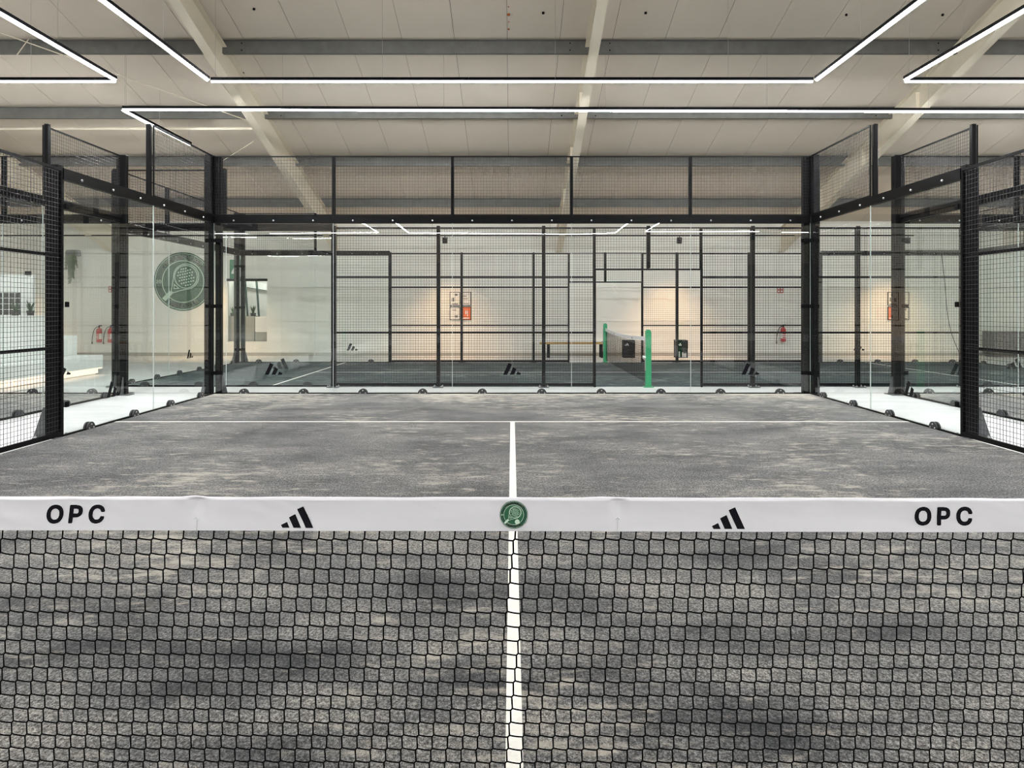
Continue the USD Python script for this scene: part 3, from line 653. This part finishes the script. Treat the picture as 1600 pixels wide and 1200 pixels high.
for x, w in ((-8.62, 'left'), (-8.25, 'right')):
    t = thing('slanted_bar', f'dark slanted bar inside the wall opening, {w} one', 'bar', (x, YB + 1.2, 0)); part(t, 'bar', segs([(0.10, 0, 0.0)], [(-0.09, 0, 2.75)], 0.035, 8), TEALP); part(t, 'foot', cyl(0.06, 0.02, 'z', (0.10, 0, 0.01)), TEALP)
t = thing('sloping_beam', 'pale sloping beam at the top of the wall opening', 'beam', (-8.8, YB + 1.93, 0))
def slope(x0, x1, y0, y1, z0, z1, up):
    m = bx(x0, x1, y0, y1, z0, z1); m.vertices[:, 2] += up - 0.16 * m.vertices[:, 0]; return m
part(t, 'beam', slope(-0.6, 1.0, -0.06, 0.06, -0.11, 0.11, 2.27), WHITE); part(t, 'lower_edge', slope(-0.6, 1.0, -0.064, -0.061, -0.125, -0.105, 2.27), TEALP)

def blade_plant(t, h, n, seed, spread, pot=None, m=LEAFD, z0=0.0):
    r = np.random.default_rng(seed)
    if pot:
        prof = np.array([(0.0, 0), (pot[0] * 0.8, 0), (pot[0], pot[1]), (pot[0] * 0.88, pot[1]), (pot[0] * 0.86, pot[1] * 0.9), (0.0, pot[1] * 0.9)])
        part(t, 'pot', trimesh.creation.revolve(prof, sections=20), POTD, smooth=40); z0 = pot[1] * 0.9
    for i in range(n):
        a = r.uniform(0, 2 * math.pi); hh = h * r.uniform(0.6, 1.0); sp = spread * r.uniform(0.2, 1.0); w = 0.022 * r.uniform(0.8, 1.3); K = 6
        P = []
        for k in range(K):
            u = k / (K - 1); c = np.array([math.cos(a) * (0.02 + sp * u ** 1.6), math.sin(a) * (0.02 + sp * u ** 1.6), z0 + hh * u]); ww = w * (1 - u ** 2.2) + 0.001
            sd = np.array([-math.sin(a), math.cos(a), 0]) * ww; nn = np.array([math.cos(a), math.sin(a), 0]) * ww * 0.25
            P += [c - sd, c - nn, c + sd, c + nn]
        f = []
        for k in range(K - 1):
            for q in range(4):
                a0, a1 = 4 * k + q, 4 * k + (q + 1) % 4; f += [(a0, a1, a1 + 4), (a0, a1 + 4, a0 + 4)]
        mm = tm(P, f); mm.fix_normals(); part(t, 'leaf', mm, m, smooth=True)
for x, s, w, mm in ((-8.80, 11, 'sparse pale one left', LEAF), (-8.17, 12, 'dark dense one right', LEAFD)):
    t = thing('potted_plant', f'spiky plant on the grey planter in wall opening, {w}', 'plant', (x, YB + 0.5, 1.226), group='plants in the wall opening'); blade_plant(t, 0.26, 16 if s == 12 else 9, s, 0.13, (0.09, 0.09), mm)

def extinguisher(t):
    prof = np.array([(0.0, 0.0), (0.072, 0.0), (0.078, 0.015), (0.078, 0.36), (0.066, 0.405), (0.032, 0.43), (0.022, 0.455), (0.0, 0.455)])
    part(t, 'cylinder', trimesh.creation.revolve(prof, sections=24), RED, smooth=40)
    part(t, 'label_band', trimesh.creation.revolve(np.array([(0.0785, 0.10), (0.0795, 0.10), (0.0795, 0.27), (0.0785, 0.27), (0.0785, 0.10)]), sections=24), PAPER)
    part(t, 'band_print', cat_([bx(-0.045, 0.045, -0.0815, -0.0795, z, z + 0.03) for z in (0.12, 0.18, 0.235)]), RED)
    part(t, 'valve', cat_([cyl(0.02, 0.05, 'z', (0, 0, 0.475)), bx(-0.01, 0.075, -0.012, 0.012, 0.49, 0.505), bx(-0.01, 0.085, -0.012, 0.012, 0.515, 0.53)]), BLACKM)
    a = np.linspace(0, 1, 14); pts = np.stack([-0.02 - 0.19 * np.sin(a * 1.5) , -0.01 + 0 * a, 0.47 + 0.03 * np.sin(a * 3.14) - 0.46 * a ** 1.8], 1)
    part(t, 'hose', tube(pts, 0.010, 8), BLACKM, smooth=True)
    part(t, 'nozzle', cyl(0.016, 0.07, 'z', (pts[-1][0], -0.01, pts[-1][2] - 0.03), 10), BLACKM)
    part(t, 'wall_bracket', bx(-0.03, 0.03, 0.05, 0.118, 0.38, 0.42), STEEL)
ex = thing('fire_extinguisher', 'red fire extinguisher on back wall right of centre, behind mesh', 'fire extinguisher', (8.33, YB - 0.118, 0.44), group='fire extinguishers'); extinguisher(ex)
dup(ex, (-12.68, YB - 0.118, 0.42), 0, 'red fire extinguisher on back wall at left, first of the pair')
dup(ex, (-12.33, YB - 0.118, 0.42), 0, 'red fire extinguisher on back wall at left, beside the glass corner')
def fire_sign(t):
    part(t, 'plate', bx(-0.095, 0.095, -0.008, 0, -0.095, 0.095), SIGNR)
    part(t, 'pictogram', cat_([bx(-0.07, -0.02, -0.0105, -0.0085, 0.015, 0.075), bx(0.02, 0.07, -0.0105, -0.0085, 0.015, 0.075), bx(-0.07, -0.02, -0.0105, -0.0085, -0.075, -0.015), bx(0.02, 0.07, -0.0105, -0.0085, -0.075, -0.015)]), PAPER)
fs = thing('fire_sign', 'small red fire extinguisher sign on back wall, right side', 'sign', (8.28, YB, 2.03), group='fire signs'); fire_sign(fs)
dup(fs, (-12.36, YB, 2.05), 0, 'small red fire extinguisher sign on back wall, left side')
def poster(t, w, h, paper, kind):
    part(t, 'frame', cat_([bx(-w / 2, w / 2, -0.02, 0, 0, 0.018), bx(-w / 2, w / 2, -0.02, 0, h - 0.018, h), bx(-w / 2, -w / 2 + 0.018, -0.02, 0, 0.018, h - 0.018), bx(w / 2 - 0.018, w / 2, -0.02, 0, 0.018, h - 0.018)]), BLACKM)
    part(t, 'sheet', bx(-w / 2 + 0.018, w / 2 - 0.018, -0.008, -0.001, 0.018, h - 0.018), paper)
    bars = {0: [(-.10, -.02, .12, .24), (.0, .08, .30, .36), (-.1, .1, .03, .06)], 1: [(.0, .09, .08, .15), (-.1, -.04, .1, .12), (-.1, .05, .3, .32)], 2: [(-.09, .02, .28, .30), (-.09, .06, .2, .22), (-.08, .08, .04, .06)], 3: [(-.1, .1, .04, .075), (-.02, .02, .18, .3), (.04, .06, .12, .3)]}[kind]
    part(t, 'print', cat_([bx(a, b_, -0.0092, -0.0082, c, d) for a, b_, c, d in bars]), INKG if kind != 3 else PAPER)
for bx_, wh in ((-1.765, 'left of centre'), (11.75, 'at the right')):
    for i, (dx, z, pm) in enumerate(((0, 1.55, PAPER), (0, 1.10, PAPER), (0.345, 1.55, PAPER), (0.345, 1.10, ORANGE if bx_ < 0 else PAPER))):
        if bx_ > 0 and i == 1: pm = ORANGE
        t = thing('poster', f'{"orange" if pm is ORANGE else "white"} framed poster on back wall {wh}, ' + ('upper left', 'lower left', 'upper right', 'lower right')[i] + ' of four', 'poster', (bx_ + dx, YB, z), group='framed posters'); poster(t, 0.32, 0.42, pm, 3 if pm is ORANGE else i % 3)
be = thing('bench', 'wooden bench with black legs at the back wall', 'bench', (1.8, 21.45, 0))
for k in range(3): part(be, 'slat', cbx(-0.98, 0.98, -0.20 + 0.135 * k, -0.075 + 0.135 * k, 0.405, 0.455), WOOD)
for s in (-0.72, 0.85):
    part(be, 'leg', cat_([cbx(s - 0.04, s + 0.04, -0.19, -0.15, 0.0, 0.39), cbx(s - 0.04, s + 0.04, 0.15, 0.19, 0.0, 0.39), bx(s - 0.04, s + 0.04, -0.19, 0.19, 0.39, 0.404)]), BLACKM)
def crate(t, items):
    w, h, d = 0.34, 0.52, 0.34
    part(t, 'shell', cat_([bx(-w / 2, -w / 2 + .015, 0, d, 0, h), bx(w / 2 - .015, w / 2, 0, d, 0, h), bx(-w / 2 + .015, w / 2 - .015, d - .015, d, 0, h)]), BLACKM)
    for z in (0.0, 0.24, h - 0.016): part(t, 'shelf', bx(-w / 2 + .015, w / 2 - .015, 0.0, d - .016, z, z + .015), BLACKM)
    part(t, 'front_band', bx(-w / 2, w / 2, -0.010, -0.001, 0.27, h - 0.03), BLACK)
    for k in range(3): part(t, 'logo_stripe', ext(affinity.translate(stripe(k, 0.12), -0.08, 0.36), 0.002, off=-0.0105), WHITE, 'white stripe')
    if items: part(t, 'bottle', cat_([cyl(0.028, 0.17, 'z', (-0.07, 0.07, 0.101)), cyl(0.026, 0.14, 'z', (0.03, 0.06, 0.086)), bx(0.06, 0.13, 0.03, 0.12, 0.016, 0.13)]), STEEL)
t = thing('bin', 'black storage box with white stripes logo right of doorway', 'box', (5.03, 21.35, 0)); crate(t, True)
t = thing('bin', 'black storage box seen behind the far court net', 'box', (3.47, 21.35, 0)); crate(t, False)
sb = thing('sideboard', 'long low black sideboard against back wall at far right', 'sideboard', (16.2, 21.85, 0))
part(sb, 'carcass', cbx(-1.75, 1.75, -0.25, 0.35, 0.06, 0.76), BLACKM); part(sb, 'plinth', bx(-1.7, 1.7, -0.2, 0.3, 0.0, 0.06), BLACKM)
for k in range(4): part(sb, 'door', cbx(-1.73 + 0.87 * k, -0.88 + 0.87 * k, -0.27, -0.251, 0.08, 0.74), BLACK)
a = np.linspace(0, 1, 24); pts = np.stack([13.25 + 0.55 * a ** 2 + 0.05 * np.sin(a * 6), YB - 0.03 + 0 * a, 3.1 - 3.0 * a], 1)
cb = thing('cable', 'thin black cable hanging down the back wall at right', 'cable'); part(cb, 'cord', tube(pts, 0.010, 6), BLACKM, smooth=True); part(cb, 'junction_box', cbx(13.2, 13.3, YB - 0.05, YB, 3.1, 3.2), GREYC)
hp = thing('hanging_plant', 'grey wall pot with trailing green plant high on back wall', 'plant', (-13.45, YB - 0.16, 3.06))
part(hp, 'pot', cbx(-0.185, 0.185, -0.13, 0.13, 0.0, 0.19, 0.04), POT); part(hp, 'hook', bx(-0.03, 0.03, 0.128, 0.16, 0.05, 0.16), STEEL)
r = np.random.default_rng(5)
for s in range(26):
    x0 = r.uniform(-0.13, 0.17); ln = r.uniform(0.25, 0.65) + (0.4 if 0.0 < x0 < 0.08 and r.random() < 0.6 else 0); n = int(ln / 0.045); dr = r.uniform(-0.12, 0.12); yy = -0.15 - r.uniform(0, 0.05)
    pts = [(x0 + dr * (i / n) ** 1.2, yy if i else -0.10, 0.19 if i == 0 else 0.17 - ln * i / n) for i in range(n + 1)]
    part(hp, 'stem', tube(pts, 0.003, 4), LEAF)
    vv, ff = [], []
    for i in range(1, n + 1):
        if pts[i][2] > 0.03: continue
        for sd in (-1, 1):
            c = np.array(pts[i]); q = c + np.array([sd * r.uniform(0.03, 0.06), r.uniform(-0.03, 0.0), -r.uniform(0.01, 0.05)]); w = np.array([0.0, 0.012, 0.022]); k = len(vv)
            md = (c + q) / 2; vv += [c, md + w, q, md - w, md + np.array([0, -0.008, 0])]; ff += [(k, k + 3, k + 4), (k + 3, k + 2, k + 4), (k + 2, k + 1, k + 4), (k + 1, k, k + 4), (k, k + 1, k + 2), (k, k + 2, k + 3)]
    if vv: part(hp, 'leaves', tm(vv, ff), LEAF, kind='stuff')
# conduit high at left and roof bracing rods
solo('conduit_pipe', segs([(-XW + 0.1, 15.95, 5.42)], [(-5.5, 15.95, 5.42)], 0.035, 12), RAFT, 'cream pipe running along the roof at upper left', 'pipe', smooth=True)
def roofpt(px, py, drop=0.3):
    k = (484 - py) / F; y = (9.95 - drop - CZ) / (k + 0.26); return ((px - 800.6) / F * y, y, CZ + k * y)
for (a, b_, lb) in (((0, 51), (392, 190), 'thin roof bracing rod at upper left, sloping down to right'), ((27, 86), (46, 60), 'short thin roof bracing rod at far upper left'), ((400, 219), (341, 256), 'thin roof bracing rod above the back left corner mesh')):
    solo('bracing_rod', segs([roofpt(*a, 0.36 if a[0] == 27 else 0.3)], [roofpt(*b_, 0.36 if a[0] == 27 else 0.3)], 0.010, 6), RAFT, lb, 'rod', smooth=True)

# ---------------------------------------------------------------- white tiers at the left
tx = [-9.0, -9.57, -10.15, -14.6]; tz = [0.43, 0.86, 1.30]; ty0, ty1 = 9.5, 15.9
tr = thing('tiered_seating', 'white stepped seating with glowing strip at left behind the glass', 'seating')
for i in range(3):
    part(tr, 'step', cbx(tx[3], tx[i], 12.6, ty1, 0.16 if i == 0 else tz[i - 1], tz[i], 0.01), WHITE)
part(tr, 'plinth', bx(tx[3], tx[0] - 0.12, 12.6, ty1 - 0.1, 0.0, 0.16), WHITE)
part(tr, 'light_strip', cat_([bx(tx[0] - 0.10, tx[0] - 0.012, 12.65, ty1 - 0.01, 0.135, 0.158), bx(tx[0] - 0.112, tx[0] - 0.102, 12.65, ty1 - 0.02, 0.03, 0.15)]), STRIPM, 'warm glowing light strip')
pt = thing('partition', 'white partition wall behind the stepped seating at left', 'partition', (0, 16.2, 0)); part(pt, 'board', cbx(-14.6, -10.72, -0.06, 0.06, 0.0, 2.20, 0.01), WHITE); part(pt, 'top_rail', bx(-14.6, -10.72, -0.065, 0.065, 2.2, 2.215), WHITE)
part(pt, 'fitting', bx(-10.86, -10.74, -0.10, -0.061, 2.2, 2.28), BLACKM)
def grid_window(t):
    part(t, 'backing', bx(-0.45, 0.45, -0.02, 0.0, 0, 0.50), WHITE)
    for i in range(7):
        for j in range(4): part(t, 'pane', bx(-0.44 + 0.127 * i, -0.44 + 0.127 * i + 0.105, -0.03, -0.021, 0.012 + 0.122 * j, 0.012 + 0.122 * j + 0.108), POTD)
gw = thing('lattice_window', 'dark gridded panel with white bars on the top white step', 'window panel', (-11.03, 15.6, 1.30)); grid_window(gw)
for x, y, s, w in ((-10.42, 15.15, 21, 'left'), (-10.30, 15.45, 22, 'right')):
    t = thing('potted_plant', f'small dark spiky potted plant on top white step, {w} one', 'plant', (x, y, 1.30), group='plants on the white tiers'); blade_plant(t, 0.24, 14, s, 0.10, (0.075, 0.10))
